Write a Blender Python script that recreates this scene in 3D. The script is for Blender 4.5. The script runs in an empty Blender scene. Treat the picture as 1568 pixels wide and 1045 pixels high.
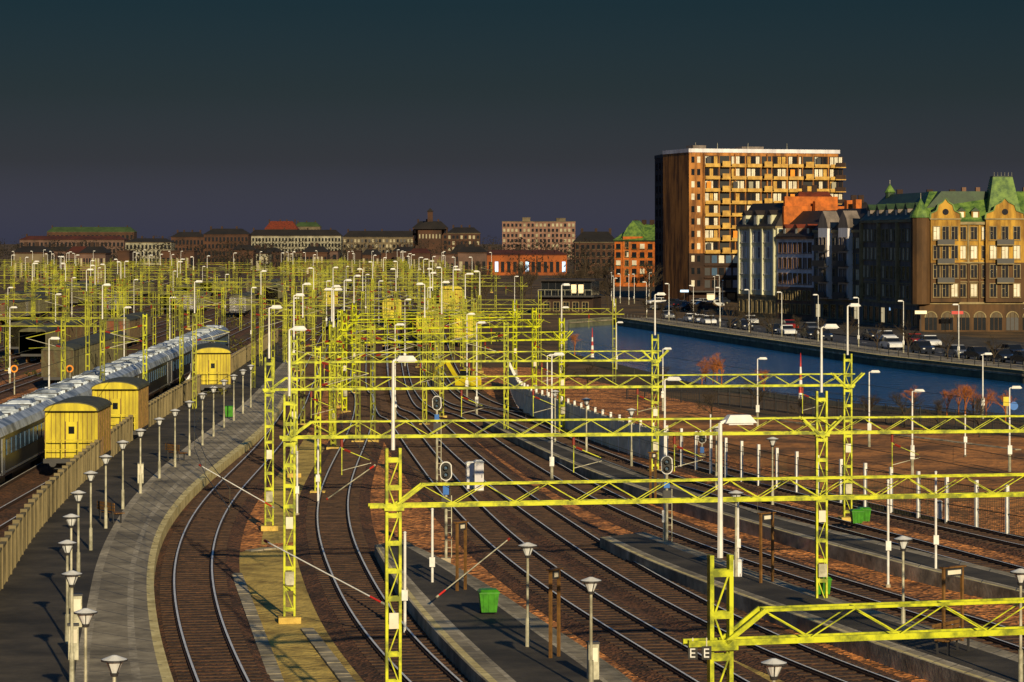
import bpy, math, random, bmesh
from mathutils import Vector, Matrix
R = random.Random(7)
H=13.0; F=4356.0; U0=784.0; V0=368.0
def P(u,v,z=0.0):
    Y=(H-z)*F/(v-V0); return Vector(((u-U0)*Y/F, Y, z))
def XY(u,Y,z=0.0): return Vector(((u-U0)*Y/F, Y, z))
def ZV(v,Y): return H-(v-V0)*Y/F
sc=bpy.context.scene
# ------------------------------------------------------------ materials
MATS={}
def M(name,c1,c2=None,scale=2.0,rough=.8,metal=0.0,bump=0.0,bscale=None,bdist=.03,voro=False,contrast=(.35,.65),spec=.4,streak=False,big=False):
    m=bpy.data.materials.new(name); m.use_nodes=True
    nt=m.node_tree; b=nt.nodes['Principled BSDF']
    b.inputs['Roughness'].default_value=rough; b.inputs['Metallic'].default_value=metal
    b.inputs['Specular IOR Level'].default_value=spec
    if c2 is None: c2=tuple(x*.75 for x in c1)
    g=nt.nodes.new('ShaderNodeNewGeometry')
    n=nt.nodes.new('ShaderNodeTexNoise'); n.inputs['Scale'].default_value=scale; n.inputs['Detail'].default_value=7; n.inputs['Roughness'].default_value=.65
    vec=g.outputs['Position']
    if streak:
        mp=nt.nodes.new('ShaderNodeMapping'); mp.inputs['Scale'].default_value=(1,1,.22); nt.links.new(vec,mp.inputs['Vector']); vec=mp.outputs['Vector']
    nt.links.new(vec,n.inputs['Vector'])
    cr=nt.nodes.new('ShaderNodeValToRGB'); cr.color_ramp.elements[0].position=contrast[0]; cr.color_ramp.elements[1].position=contrast[1]
    cr.color_ramp.elements[0].color=(*c2,1); cr.color_ramp.elements[1].color=(*c1,1)
    nt.links.new(n.outputs['Fac'],cr.inputs['Fac'])
    out=cr.outputs['Color']
    if big:   # stains and worn areas a few metres across
        n3=nt.nodes.new('ShaderNodeTexNoise'); n3.inputs['Scale'].default_value=.23; n3.inputs['Detail'].default_value=9; n3.inputs['Roughness'].default_value=.7
        nt.links.new(g.outputs['Position'],n3.inputs['Vector'])
        mr=nt.nodes.new('ShaderNodeMapRange'); mr.inputs['From Min'].default_value=.38; mr.inputs['From Max'].default_value=.6; mr.inputs['To Min'].default_value=.5; mr.inputs['To Max'].default_value=1.25
        nt.links.new(n3.outputs['Fac'],mr.inputs['Value'])
        mx=nt.nodes.new('ShaderNodeVectorMath'); mx.operation='SCALE'; nt.links.new(out,mx.inputs[0]); nt.links.new(mr.outputs['Result'],mx.inputs['Scale']); out=mx.outputs['Vector']
    if voro:
        v=nt.nodes.new('ShaderNodeTexVoronoi'); v.inputs['Scale'].default_value=bscale or 12
        nt.links.new(g.outputs['Position'],v.inputs['Vector'])
        sp=nt.nodes.new('ShaderNodeSeparateColor'); nt.links.new(v.outputs['Color'],sp.inputs['Color'])
        mr=nt.nodes.new('ShaderNodeMapRange'); mr.inputs['To Min'].default_value=.15; mr.inputs['To Max'].default_value=1.85
        nt.links.new(sp.outputs['Red'],mr.inputs['Value'])
        mx=nt.nodes.new('ShaderNodeVectorMath'); mx.operation='SCALE'
        nt.links.new(out,mx.inputs[0]); nt.links.new(mr.outputs['Result'],mx.inputs['Scale']); out=mx.outputs['Vector']
    nt.links.new(out,b.inputs['Base Color'])
    if bump>0:
        bp=nt.nodes.new('ShaderNodeBump'); bp.inputs['Strength'].default_value=bump; bp.inputs['Distance'].default_value=bdist
        if voro: nt.links.new(v.outputs['Distance'],bp.inputs['Height'])
        else:
            n2=nt.nodes.new('ShaderNodeTexNoise'); n2.inputs['Scale'].default_value=bscale or scale*6; n2.inputs['Detail'].default_value=4
            nt.links.new(g.outputs['Position'],n2.inputs['Vector']); nt.links.new(n2.outputs['Fac'],bp.inputs['Height'])
        nt.links.new(bp.outputs['Normal'],b.inputs['Normal'])
    MATS[name]=m; return m
M('dirt',(.17,.095,.03),(.02,.014,.008),.1,.95,bump=.9,bscale=2.5,bdist=.2)
M('field',(.62,.235,.062),(.16,.06,.02),.35,.95,bump=1,bscale=5.5,bdist=.10,voro=True,contrast=(.36,.58))
M('fieldbrown',(.55,.22,.055),(.12,.055,.018),.16,.95,bump=1,bscale=1.6,bdist=.3,contrast=(.4,.6))
M('ballast',(.15,.060,.024),(.05,.022,.010),.4,.95,bump=1,bscale=9,bdist=.08,voro=True)
M('gravel_yellow',(.66,.47,.115),(.24,.16,.04),.6,.95,bump=1,bscale=4,bdist=.12,contrast=(.36,.6))
M('asphalt',(.085,.070,.050),(.03,.026,.02),.5,.85,bump=.6,bscale=12,bdist=.03,big=True)
M('road',(.06,.06,.065),(.035,.035,.04),.3,.8)
M('paving',(.42,.36,.25),(.22,.185,.125),.8,.8,bump=.5,bscale=6,bdist=.03,big=True)
M('tactile',(.55,.48,.35),(.28,.24,.17),3,.8,bump=.8,bscale=14,big=True)
M('kerb',(.85,.72,.34),(.48,.38,.15),1.2,.8,bump=.5)
M('concrete',(.44,.38,.27),(.17,.15,.10),1.0,.85,bump=.5,big=True)
M('sleeper',(.10,.055,.03),(.03,.018,.012),1.5,.9)
M('rail',(.85,.85,.85),(.65,.65,.65),2,.4,.1)
M('railside',(.05,.022,.012),None,3,.8)
M('mastpaint',(.56,.60,.005),(.15,.18,.003),2.2,.5,contrast=(.38,.56))
M('mastfar',(.40,.41,.012),(.08,.09,.005),.5,.6,contrast=(.4,.6))
M('galv',(.50,.48,.36),(.25,.24,.17),2,.45,.1,contrast=(.4,.6))
M('white',(.82,.82,.80),(.60,.60,.57),3,.4)
M('lampglass',(.75,.78,.8),None,3,.15)
M('black',(.012,.012,.013),None,3,.5)
M('darkgrey',(.04,.04,.043),None,3,.5)
M('insul',(.25,.03,.015),None,3,.3)
M('wire',(.07,.065,.03),None,1,.5)
M('beigewall',(.38,.31,.15),(.12,.095,.045),1.0,.85,bump=.3,streak=True,big=True)
M('creamfence',(.80,.76,.60),(.5,.46,.34),1,.8)
M('beigepost',(.20,.16,.08),None,1.5,.8)
M('binG',(.06,.30,.012),(.03,.16,.008),3,.4)
M('rust',(.22,.11,.03),(.09,.045,.012),3,.6)
M('wagony',(.66,.55,.02),(.34,.27,.012),1.5,.6,streak=True)
M('wagonroof',(.10,.095,.035),(.04,.036,.015),2,.6)
M('trainroof',(.55,.62,.72),(.13,.16,.21),.7,.4,.2,contrast=(.4,.6))
M('trainside',(.022,.025,.035),(.012,.014,.02),1,.4)
M('glass',(.012,.015,.02),None,1,.1,spec=.6)
M('glassblue',(.07,.13,.22),None,1,.15,spec=.8)
M('pane_light',(.80,.76,.62),(.55,.5,.38),.6,.3)
M('brickgold',(.46,.19,.04),(.13,.05,.012),.45,.8,contrast=(.42,.58),streak=True)
M('balcony',(.62,.38,.07),(.34,.18,.03),.8,.6)
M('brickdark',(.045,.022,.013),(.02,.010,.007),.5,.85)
M('cream',(.68,.68,.50),(.38,.38,.26),.5,.8,streak=True)
M('whiteplaster',(.80,.79,.84),(.48,.47,.52),.5,.8,streak=True)
M('brownstone',(.20,.11,.07),(.09,.05,.03),.5,.85,streak=True)
M('greystone',(.23,.19,.165),(.09,.075,.065),.5,.85,streak=True)
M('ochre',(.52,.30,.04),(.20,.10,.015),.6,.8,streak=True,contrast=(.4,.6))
M('ochreshade',(.12,.06,.02),(.045,.024,.010),.6,.8,streak=True)  # ochre darkened to paint in the shade on the lower storeys
M('stone',(.33,.26,.13),(.17,.13,.06),.8,.8)
M('copper',(.15,.25,.045),(.045,.10,.025),.9,.6,contrast=(.4,.6))
M('copperdark',(.035,.07,.03),(.015,.03,.016),.8,.6)
M('slate',(.03,.022,.020),(.014,.011,.011),1,.7)
M('redroof',(.20,.035,.012),(.08,.016,.007),.8,.8)
M('orangebrick',(.58,.15,.02),(.25,.07,.012),.8,.8)
M('pinkstone',(.26,.14,.10),(.12,.065,.045),.3,.8)
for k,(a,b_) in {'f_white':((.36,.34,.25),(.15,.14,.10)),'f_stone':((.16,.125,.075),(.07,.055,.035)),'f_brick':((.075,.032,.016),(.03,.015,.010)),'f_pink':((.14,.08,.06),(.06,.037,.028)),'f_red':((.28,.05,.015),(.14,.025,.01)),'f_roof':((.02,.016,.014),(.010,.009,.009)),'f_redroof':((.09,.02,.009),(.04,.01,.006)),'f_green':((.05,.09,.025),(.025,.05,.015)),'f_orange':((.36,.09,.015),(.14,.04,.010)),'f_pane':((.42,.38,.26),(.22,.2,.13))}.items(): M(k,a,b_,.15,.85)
M('bark',(.05,.035,.02),None,3,.9)
M('twig_orange',(.5,.15,.015),(.2,.06,.01),1,.9)
M('foliage_far',(.030,.022,.013),(.009,.008,.007),.02,.95)
M('bush',(.14,.13,.012),(.03,.03,.006),.3,.95)
M('quay',(.16,.17,.10),(.07,.075,.05),.6,.85,bump=.4)
M('grassbank',(.06,.05,.015),(.02,.018,.008),.4,.95,bump=.6,bscale=4,bdist=.1)
M('carwhite',(.75,.77,.8),None,1,.25); M('carred',(.35,.02,.015),None,1,.25); M('cardark',(.02,.025,.04),None,1,.2); M('carsilver',(.3,.32,.35),None,1,.25,.4)
M('orange',(.85,.30,.02),None,1,.4); M('red',(.6,.03,.02),None,1,.4); M('blue',(.03,.16,.55),None,1,.4); M('yellow',(.75,.62,.015),(.45,.36,.01),1,.4)
def emis(name,c,s):
    m=bpy.data.materials.new(name); m.use_nodes=True; b=m.node_tree.nodes['Principled BSDF']
    b.inputs['Base Color'].default_value=(*c,1); b.inputs['Emission Color'].default_value=(*c,1); b.inputs['Emission Strength'].default_value=s; MATS[name]=m
emis('lit',(1,.8,.45),.5); emis('litblue',(.4,.65,1),.8)
w=bpy.data.materials.new('water'); w.use_nodes=True; nt=w.node_tree; b=nt.nodes['Principled BSDF']
b.inputs['Base Color'].default_value=(.008,.085,.26,1); b.inputs['Roughness'].default_value=.08; b.inputs['IOR'].default_value=1.33
g=nt.nodes.new('ShaderNodeNewGeometry'); mp=nt.nodes.new('ShaderNodeMapping'); mp.inputs['Scale'].default_value=(1,.5,1)
n=nt.nodes.new('ShaderNodeTexNoise'); n.inputs['Scale'].default_value=.9; n.inputs['Detail'].default_value=6; n.inputs['Roughness'].default_value=.65
bp=nt.nodes.new('ShaderNodeBump'); bp.inputs['Strength'].default_value=1; bp.inputs['Distance'].default_value=.32
nt.links.new(g.outputs['Position'],mp.inputs['Vector']); nt.links.new(mp.outputs['Vector'],n.inputs['Vector']); nt.links.new(n.outputs['Fac'],bp.inputs['Height']); nt.links.new(bp.outputs['Normal'],b.inputs['Normal'])
MATS['water']=w
# ------------------------------------------------------------ mesh builder
class MB:
    def __init__(s):
        s.v=[]; s.f=[]; s.m=[]; s.ml=[]; s.o=Vector((0,0,0)); s.x=Vector((1,0,0)); s.y=Vector((0,1,0))
    def frame(s,o,xd):
        s.o=Vector(o); xd=Vector((xd[0],xd[1],0)).normalized(); s.x=xd; s.y=Vector((-xd.y,xd.x,0)); return s
    def T(s,p): return s.o+s.x*p[0]+s.y*p[1]+Vector((0,0,p[2]))
    def mi(s,m):
        if m not in s.ml: s.ml.append(m)
        return s.ml.index(m)
    def poly(s,pts,m):
        b=len(s.v); s.v+= [s.T(p) for p in pts]; s.f.append(tuple(range(b,b+len(pts)))); s.m.append(s.mi(m))
    def hexa(s,c,m):
        b=len(s.v); s.v+=[s.T(p) for p in c]; k=s.mi(m)
        for q in ((0,3,2,1),(4,5,6,7),(0,1,5,4),(1,2,6,5),(2,3,7,6),(3,0,4,7)):
            s.f.append(tuple(b+i for i in q)); s.m.append(k)
    def box(s,x0,x1,y0,y1,z0,z1,m):
        s.hexa([(x0,y0,z0),(x1,y0,z0),(x1,y1,z0),(x0,y1,z0),(x0,y0,z1),(x1,y0,z1),(x1,y1,z1),(x0,y1,z1)],m)
    def frus(s,a,z0,b_,z1,m):
        (x0,x1,y0,y1)=a; (p,q,r,t)=b_
        s.hexa([(x0,y0,z0),(x1,y0,z0),(x1,y1,z0),(x0,y1,z0),(p,r,z1),(q,r,z1),(q,t,z1),(p,t,z1)],m)
    def beam(s,a,c,w,m,h=None):
        a=Vector(a); c=Vector(c); h=h or w; d=(c-a).normalized()
        up=Vector((0,0,1)) if abs(d.z)<.95 else Vector((0,1,0))
        sx=d.cross(up).normalized()*w/2; sy=sx.cross(d).normalized()*h/2
        s.hexa([a-sx-sy,a+sx-sy,a+sx+sy,a-sx+sy,c-sx-sy,c+sx-sy,c+sx+sy,c-sx+sy],m)
    def cyl(s,a,c,r0,r1,m,n=8,cap=True):
        a=Vector(a); c=Vector(c); d=(c-a).normalized(); up=Vector((0,0,1)) if abs(d.z)<.95 else Vector((0,1,0))
        sx=d.cross(up).normalized(); sy=sx.cross(d); b=len(s.v); k=s.mi(m)
        for (q,r) in ((a,r0),(c,r1)):
            for i in range(n):
                t=2*math.pi*i/n; s.v.append(s.T(q+sx*math.cos(t)*r+sy*math.sin(t)*r))
        for i in range(n):
            j=(i+1)%n; s.f.append((b+i,b+j,b+n+j,b+n+i)); s.m.append(k)
        if cap:
            s.f.append(tuple(b+n+i for i in range(n))); s.m.append(k); s.f.append(tuple(b+i for i in reversed(range(n)))); s.m.append(k)
    def extr(s,prof,y0,y1,m,axis='y'):
        n=len(prof); b=len(s.v); k=s.mi(m)
        for yy in (y0,y1):
            for (p,q) in prof: s.v.append(s.T((p,yy,q) if axis=='y' else (yy,p,q)))
        for i in range(n):
            j=(i+1)%n; s.f.append((b+i,b+j,b+n+j,b+n+i)); s.m.append(k)
        s.f.append(tuple(b+i for i in range(n))); s.m.append(k); s.f.append(tuple(b+n+i for i in reversed(range(n)))); s.m.append(k)
    def mesh(s,name):
        me=bpy.data.meshes.new(name); me.from_pydata([tuple(v) for v in s.v],[],s.f)
        for m in s.ml: me.materials.append(MATS[m])
        me.polygons.foreach_set('material_index',s.m); me.update(); return me
    def obj(s,name,loc=(0,0,0)):
        return inst(s.mesh(name),name,loc)
def inst(me,name,loc,rz=0,sc_=1):
    o=bpy.data.objects.new(name,me); o.location=loc; o.rotation_euler=(0,0,rz); o.scale=(sc_,)*3; sc.collection.objects.link(o); return o
# ------------------------------------------------------------ curves
def spline(pts,step=1.5,smooth=6):
    pts=[Vector((p[0],p[1],0)) for p in pts]; q=[pts[0]*2-pts[1]]+pts+[pts[-1]*2-pts[-2]]; out=[]
    for i in range(1,len(q)-2):
        a,b,c,d=q[i-1:i+3]; n=max(2,int((c-b).length/step))
        for k in range(n):
            t=k/n; out.append(.5*((2*b)+(c-a)*t+(2*a-5*b+4*c-d)*t*t+(3*b-a-3*c+d)*t**3))
    out.append(pts[-1])
    for _ in range(smooth):
        out=[out[0]]+[(out[i-1]+out[i]*2+out[i+1])/4 for i in range(1,len(out)-1)]+[out[-1]]
    return out
def resamp(L,n=None,step=None):
    d=[0]
    for i in range(1,len(L)): d.append(d[-1]+(L[i]-L[i-1]).length)
    if n is None: n=max(2,int(d[-1]/step)+1)
    out=[];j=0
    for k in range(n):
        t=d[-1]*k/(n-1)
        while j<len(d)-2 and d[j+1]<t: j+=1
        a=(t-d[j])/max(1e-6,d[j+1]-d[j]); out.append(L[j].lerp(L[j+1],min(1,a)))
    return out
def norms(L):
    o=[]
    for i in range(len(L)):
        t=(L[min(i+1,len(L)-1)]-L[max(i-1,0)]).normalized(); o.append(Vector((t.y,-t.x,0)))
    return o
def ribbon(mb,L,a,c,z0,z1,m,sides=True,zb=-.05,ms=None):
    N=norms(L); ms=ms or m
    for i in range(len(L)-1):
        A=L[i]+N[i]*a; B=L[i]+N[i]*c; C=L[i+1]+N[i+1]*c; D=L[i+1]+N[i+1]*a
        mb.poly([(A.x,A.y,z0),(B.x,B.y,z1),(C.x,C.y,z1),(D.x,D.y,z0)],m)
        if sides:
            mb.poly([(A.x,A.y,zb),(A.x,A.y,z0),(D.x,D.y,z0),(D.x,D.y,zb)],ms)
            mb.poly([(B.x,B.y,z1),(B.x,B.y,zb),(C.x,C.y,zb),(C.x,C.y,z1)],ms)
# ------------------------------------------------------------ ground, canal
near=[(865,540),(960,562),(1060,587),(1300,618),(1568,642)]
far=[(868,493),(940,488),(1100,512),(1350,548),(1568,572)]
nb=[P(*p) for p in near]+[Vector((85,110,0)),Vector((130,20,0))]
fb=[P(*p) for p in far]+[Vector((98,170,0)),Vector((190,20,0))]
mb=MB()
out=[(-6000,-200,0),(130,-200,0)]+[tuple(p) for p in reversed(nb)]+[tuple(p) for p in fb]+[(190,-200,0),(6000,-200,0),(6000,9000,0),(-6000,9000,0)]
mb.poly(out,'dirt'); o=mb.obj('ground')
bm=bmesh.new(); bm.from_mesh(o.data); bmesh.ops.triangulate(bm,faces=bm.faces); bmesh.ops.recalc_face_normals(bm,faces=bm.faces); bm.to_mesh(o.data); bm.free()
mb=MB(); mb.poly([(-20,-150,-1.0),(400,-150,-1.0),(400,600,-1.0),(-20,600,-1.0)],'water'); mb.obj('canal_water')
mb=MB(); ribbon(mb,resamp(fb,step=4),-.6,.0,.25,.25,'kerb',zb=-2,ms='quay'); ribbon(mb,resamp(fb,step=4),.0,.12,-.1,-.1,'concrete',zb=-.3); ribbon(mb,resamp([nb[0],fb[0]],step=3),-.25,.25,.3,.3,'concrete',zb=-2,ms='quay'); mb.obj('quay_wall')
mb=MB(); nbr=resamp(nb,step=3); ribbon(mb,nbr,0,3.0,.05,.02,'grassbank'); ribbon(mb,nbr,-1.2,0,-1.3,.05,'grassbank',sides=False); mb.obj('canal_bank')
fr=resamp(fb[1:],step=4)
mb=MB(); ribbon(mb,fr,-6.5,-.6,.12,.12,'paving'); mb.obj('promenade_pavement')
mb=MB(); ribbon(mb,fr,-15.5,-6.5,.004,.004,'road',sides=False)
N=norms(fr)
for i in range(0,len(fr)-1,2):
    a=fr[i]-Vector(N[i])*11; c=a+(fr[i+1]-fr[i])*.6; s=Vector(N[i])*.1
    mb.poly([(a.x-s.x,a.y-s.y,.009),(a.x+s.x,a.y+s.y,.009),(c.x+s.x,c.y+s.y,.009),(c.x-s.x,c.y-s.y,.009)],'white')
mb.obj('road')
mb=MB(); ribbon(mb,fr,-30,-15.5,.13,.13,'asphalt'); mb.obj('pavement')
# ------------------------------------------------------------ tracks
def ext(L,slope=-.045,Y=1000):
    p=L[-1]; return L+[Vector((p.x+slope*(Y-p.y)*.3,p.y+(Y-p.y)*.3,0)),Vector((p.x+slope*(Y-p.y),Y,0))]
def tr(px,slope=-.045): return resamp(spline(ext([P(*p) for p in px],slope),1.2,40),step=1.0)
T1=tr([(352,1080),(335,1045),(310,980),(298,930),(294,880),(301,840),(317,800),(345,760),(378,725),(410,690),(436,655),(455,620),(468,590)],-.05)
T2=tr([(690,1080),(650,1045),(590,980),(557,930),(532,880),(516,840),(509,800),(512,760),(526,720),(540,690),(552,660),(558,630),(556,605),(548,590)],-.05)
T3=tr([(1160,1090),(1085,1045),(985,985),(880,920),(785,850),(712,780),(655,710),(612,650),(585,610)],-.048)
T4=tr([(1420,1090),(1290,1045),(1190,1003),(1060,938),(950,875),(850,808),(770,750),(700,690),(650,640),(610,600)],-.045)
T5=tr([(1700,1040),(1568,990),(1400,940),(1200,878),(1040,820),(920,765),(820,707),(725,645),(645,598)],-.042)
T6=tr([(1700,925),(1568,888),(1400,842),(1200,788),(1030,742),(900,695),(770,638),(670,595)],-.04)
T7=tr([(1700,868),(1568,840),(1400,800),(1200,752),(1000,697),(850,644),(705,595)],-.038)
TR=[T1,T2,T3,T4,T5,T6,T7]
def yx(i,Y): return -27.0-.028*(Y-140)-i*4.6
yard=[[Vector((-23.2-.012*(Y-100)-(.00003*(Y-230)**2 if Y>230 else 0),Y,0)) for Y in range(90,701,10)]]
for i in range(14): yard.append([Vector((yx(i,Y),Y,0)) for Y in range(90,1001,10)])
def track(L,name,near=True):
    mb=MB(); N=norms(L)
    ribbon(mb,L,-1.3,1.3,.12,.12,'ballast',sides=False)
    ribbon(mb,L,1.3,1.8,.12,.012,'ballast',sides=False); ribbon(mb,L,-1.8,-1.3,.012,.12,'ballast',sides=False)
    for s in (-.7175,.7175):
        ribbon(mb,L,s-.08,s+.08,.20,.20,'railside',zb=.1); ribbon(mb,L,s-.034,s+.034,.27,.27,'rail',zb=.2,ms='railside')
    if near:
        S=[p for p in L if p.y<330]
        if len(S)>3:
            S=resamp(S,step=.65); N=norms(S)
            for p,n in zip(S,N):
                t=Vector((-n.y,n.x,0))*.12; a=p-n*1.25; c=p+n*1.25
                mb.hexa([(a-t)[:2]+(.09,),(c-t)[:2]+(.09,),(c+t)[:2]+(.09,),(a+t)[:2]+(.09,),(a-t)[:2]+(.145,),(c-t)[:2]+(.145,),(c+t)[:2]+(.145,),(a+t)[:2]+(.145,)],'sleeper')
    mb.obj(name)
for L in TR: track(L,'railway_track')
for L in yard: track(L,'railway_track',False)
def xat(L,Y):
    for i in range(len(L)-1):
        if (L[i].y-Y)*(L[i+1].y-Y)<=0 and L[i].y!=L[i+1].y:
            t=(Y-L[i].y)/(L[i+1].y-L[i].y); return L[i].x+t*(L[i+1].x-L[i].x)
    return None
mb=MB()
def patch(px,m,z=.008):
    mb.poly([tuple(P(*p)[:2])+(z,) for p in px],m)
mb.poly([(-60,40,.004),(60,40,.004),(40,120,.004),(20,200,.004),(2,290,.004),(-60,290,.004)],'field')
patch([(355,850),(400,838),(455,842),(485,875),(515,925),(560,985),(625,1080),(400,1080),(372,1010),(355,950),(350,890)],'gravel_yellow')
patch([(815,858),(870,868),(1000,925),(1110,975),(1240,1035),(1180,1050),(1020,975),(900,905)],'gravel_yellow')
patch([(590,600),(640,640),(700,700),(690,715),(640,680),(600,640)],'gravel_yellow')
patch([(430,700),(470,660),(500,690),(480,740),(455,830),(400,835),(410,760)],'gravel_yellow',.0079)
patch([(980,628),(1300,648),(1620,672),(1620,790),(1300,745),(1130,705)],'fieldbrown',.012)
mb.obj('gravel')
mb=MB()
for (a,c) in (((470,965),(535,1050)),((362,880),(425,1050)),((1150,640),(1560,690)),((380,845),(440,840))):
    A=P(*a);B=P(*c); d=(B-A); n=int(d.length/.55)
    for k in range(n):
        p=A+d*(k/n); q=A+d*((k+.93)/n); z=R.uniform(.03,.055); mb.beam((p.x,p.y,z),(q.x,q.y,z),.42,'concrete',.07)
mb.obj('cable_duct')
# ------------------------------------------------------------ platforms
PH=.55
mb=MB()
L1=resamp(spline([P(u,v,PH) for u,v in [(275,1080),(262,1045),(243,980),(235,930),(232,880),(238,840),(253,800),(290,752),(345,705),(395,665),(425,630),(440,600),(452,575)]],1.5,15),step=1.2)
WB=resamp(spline([P(u,v,0) for u,v in [(-110,1100),(-60,1010),(0,925),(50,840),(120,760),(170,715),(220,672),(280,630),(340,590),(395,550),(425,530)]],1.5,12),n=len(L1))
def bands(mb,A,B,fr_,z):
    for i in range(len(A)-1):
        for (a,c,m,dz) in fr_:
            p=A[i].lerp(B[i],a);q=A[i].lerp(B[i],c);r=A[i+1].lerp(B[i+1],c);s=A[i+1].lerp(B[i+1],a)
            mb.poly([(v.x,v.y,z+dz) for v in (p,q,r,s)],m)
def joints(mb,A,B,a,c,z):   # slab joints across the walkway
    for i in range(0,len(A)-1,2):
        p=A[i].lerp(B[i],a);q=A[i].lerp(B[i],c); mb.beam((p.x,p.y,z-.003),(q.x,q.y,z-.003),.03,'darkgrey',.012)
bands(mb,L1,WB,[(0,.04,'kerb',0),(.04,.13,'paving',0),(.13,.17,'tactile',.0),(.17,.36,'paving',0),(.36,.42,'tactile',0),(.42,1,'asphalt',0)],PH)
joints(mb,L1,WB,.02,.36,PH)
ribbon(mb,L1,-.01,.06,PH+.004,PH+.004,'kerb',zb=-.1)
mb.obj('station_platform')
def plat2(A,B,name='station_platform'):
    mb=MB(); n=80
    A=resamp(spline([P(u,v,PH) for u,v in A],1.5,8),n=n); B=resamp(spline([P(u,v,PH) for u,v in B],1.5,8),n=n)
    bands(mb,A,B,[(0,.07,'kerb',0),(.07,.16,'paving',0),(.16,.2,'tactile',0),(.2,.8,'asphalt',0),(.8,.84,'tactile',0),(.84,.93,'paving',0),(.93,1,'concrete',0)],PH)
    joints(mb,A,B,.02,.2,PH); joints(mb,A,B,.8,.99,PH)
    for L in (A,B): ribbon(mb,L,-.04,.04,PH+.004,PH+.004,'concrete',zb=-.1)
    for a,c in ((A[0],B[0]),(A[-1],B[-1])): mb.poly([(a.x,a.y,-.1),(c.x,c.y,-.1),(c.x,c.y,PH),(a.x,a.y,PH)],'concrete')
    mb.obj(name); return A,B
plat2([(575,835),(600,880),(640,935),(690,990),(745,1045),(800,1090)],[(612,826),(680,858),(760,905),(850,965),(960,1035),(1010,1085)])
plat2([(920,823),(990,858),(1080,892),(1200,935),(1350,990),(1568,1062)],[(985,815),(1080,848),(1200,892),(1330,932),(1450,968),(1640,1030)])
plat2([(740,645),(860,703),(990,752),(1160,803),(1360,858),(1640,925)],[(765,643),(880,690),(1010,737),(1180,788),(1380,838),(1640,900)])
# ------------------------------------------------------------ wall, fences
mb=MB(); W=resamp(WB,step=2.2)
for i in range(len(W)-1):
    a,c=W[i],W[i+1]; d=(c-a); mb.frame(a,d); l=d.length
    mb.box(0,l,-.03,.03,0,1.95,'beigepost'); mb.box(-.09,.09,-.14,.14,0,2.15,'beigepost'); mb.box(.09,l-.09,-.10,.10,1.95,2.03,'beigewall')
    k=.14
    while k<l-.15: mb.box(k,k+.13,-.085,.085,.1,R.uniform(1.90,1.945),'beigewall'); k+=.24
mb.obj('noise_barrier_wall')
FL=spline([P(*p) for p in [(778,590),(800,632),(860,658),(960,697),(1060,722),(1160,748),(1300,778),(1568,828),(1640,842)]],2,6)
FL=resamp(FL,step=2.6)
mb=MB()
for i in range(len(FL)-1):
    a,c=FL[i],FL[i+1]; mb.frame(a,c-a); l=(c-a).length
    mb.box(-.07,.07,-.07,.07,0,2.3,'white')
    for z in (.15,1.0,1.98): mb.box(.07,l-.07,-.015,.015,z,z+.04,'wire')
    if a.y>165:
        k=.1
        while k<l-.1: mb.box(k,k+.12,-.05,.05,.1,2.0,'creamfence'); k+=.34
    else:
        k=.2
        while k<l: mb.box(k,k+.012,-.006,.006,.1,2.0,'wire'); k+=.15
mb.obj('fence')
F2=resamp([P(*p) for p in [(960,612),(1100,620),(1300,645),(1640,678)]],step=2.0)
mb=MB()
for i in range(len(F2)-1):
    a,c=F2[i],F2[i+1]; mb.frame(a,c-a); l=(c-a).length
    mb.box(-.04,.04,-.04,.04,0,1.5,'darkgrey')
    for z in (.1,.8,1.45): mb.box(.04,l-.04,-.015,.015,z,z+.04,'darkgrey')
    k=.2
    while k<l: mb.box(k,k+.02,-.01,.01,.1,1.45,'darkgrey'); k+=.25
mb.obj('metal_fence')
mb=MB(); q=resamp(fr,step=3)
for i in range(len(q)-1):
    a,c=q[i],q[i+1]; mb.frame(a+Vector((.6,.4,0)),c-a); l=(c-a).length
    mb.box(-.04,.04,-.04,.04,.12,1.1,'darkgrey'); mb.box(0,l,-.02,.02,1.05,1.1,'darkgrey'); mb.box(0,l,-.015,.015,.6,.63,'darkgrey')
mb.obj('quay_railing')
# ------------------------------------------------------------ gantries
ZL=6.3
def lattice_post(mb,x,y,top,m='mastpaint',z0=0,w=.34):
    mb.box(x-.38,x+.38,y-.38,y+.38,z0-.1,z0+.22,'gravel_yellow')
    for s in (-1,1):
        mb.box(x+s*w/2-.035,x+s*w/2+.035,y-.08,y+.08,z0+.2,top,m)
    z=z0+.45;k=0
    while z<top:
        mb.box(x-w/2+.035,x+w/2-.035,y-.085,y-.055,z-.06,z+.06,m)
        mb.box(x-w/2+.035,x+w/2-.035,y+.055,y+.085,z-.06,z+.06,m)
        if z+.7<top:
            s=1 if k%2 else -1
            mb.beam((x-s*(w/2-.04),y-.06,z),(x+s*(w/2-.04),y-.06,z+.7),.03,m)
        z+=.7;k+=1
def lamp_top(mb,x,y,z0,z1,d=1,s=1):
    mb.cyl((x,y,z0),(x,y,z1),.05,.035,'white',6)
    mb.beam((x,y,z1),(x+.16*d,y,z1+.05),.05,'white')
    xa,xb=(x+.05*s,x+.60*s) if d>0 else (x-.60*s,x-.05*s)
    mb.frus((xa,xb,y-.15,y+.15),z1,(xa+.1,xb-.1,y-.08,y+.08),z1+.13,'white'); mb.box(xa+.06,xb-.06,y-.12,y+.12,z1-.03,z1,'lampglass')
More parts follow.
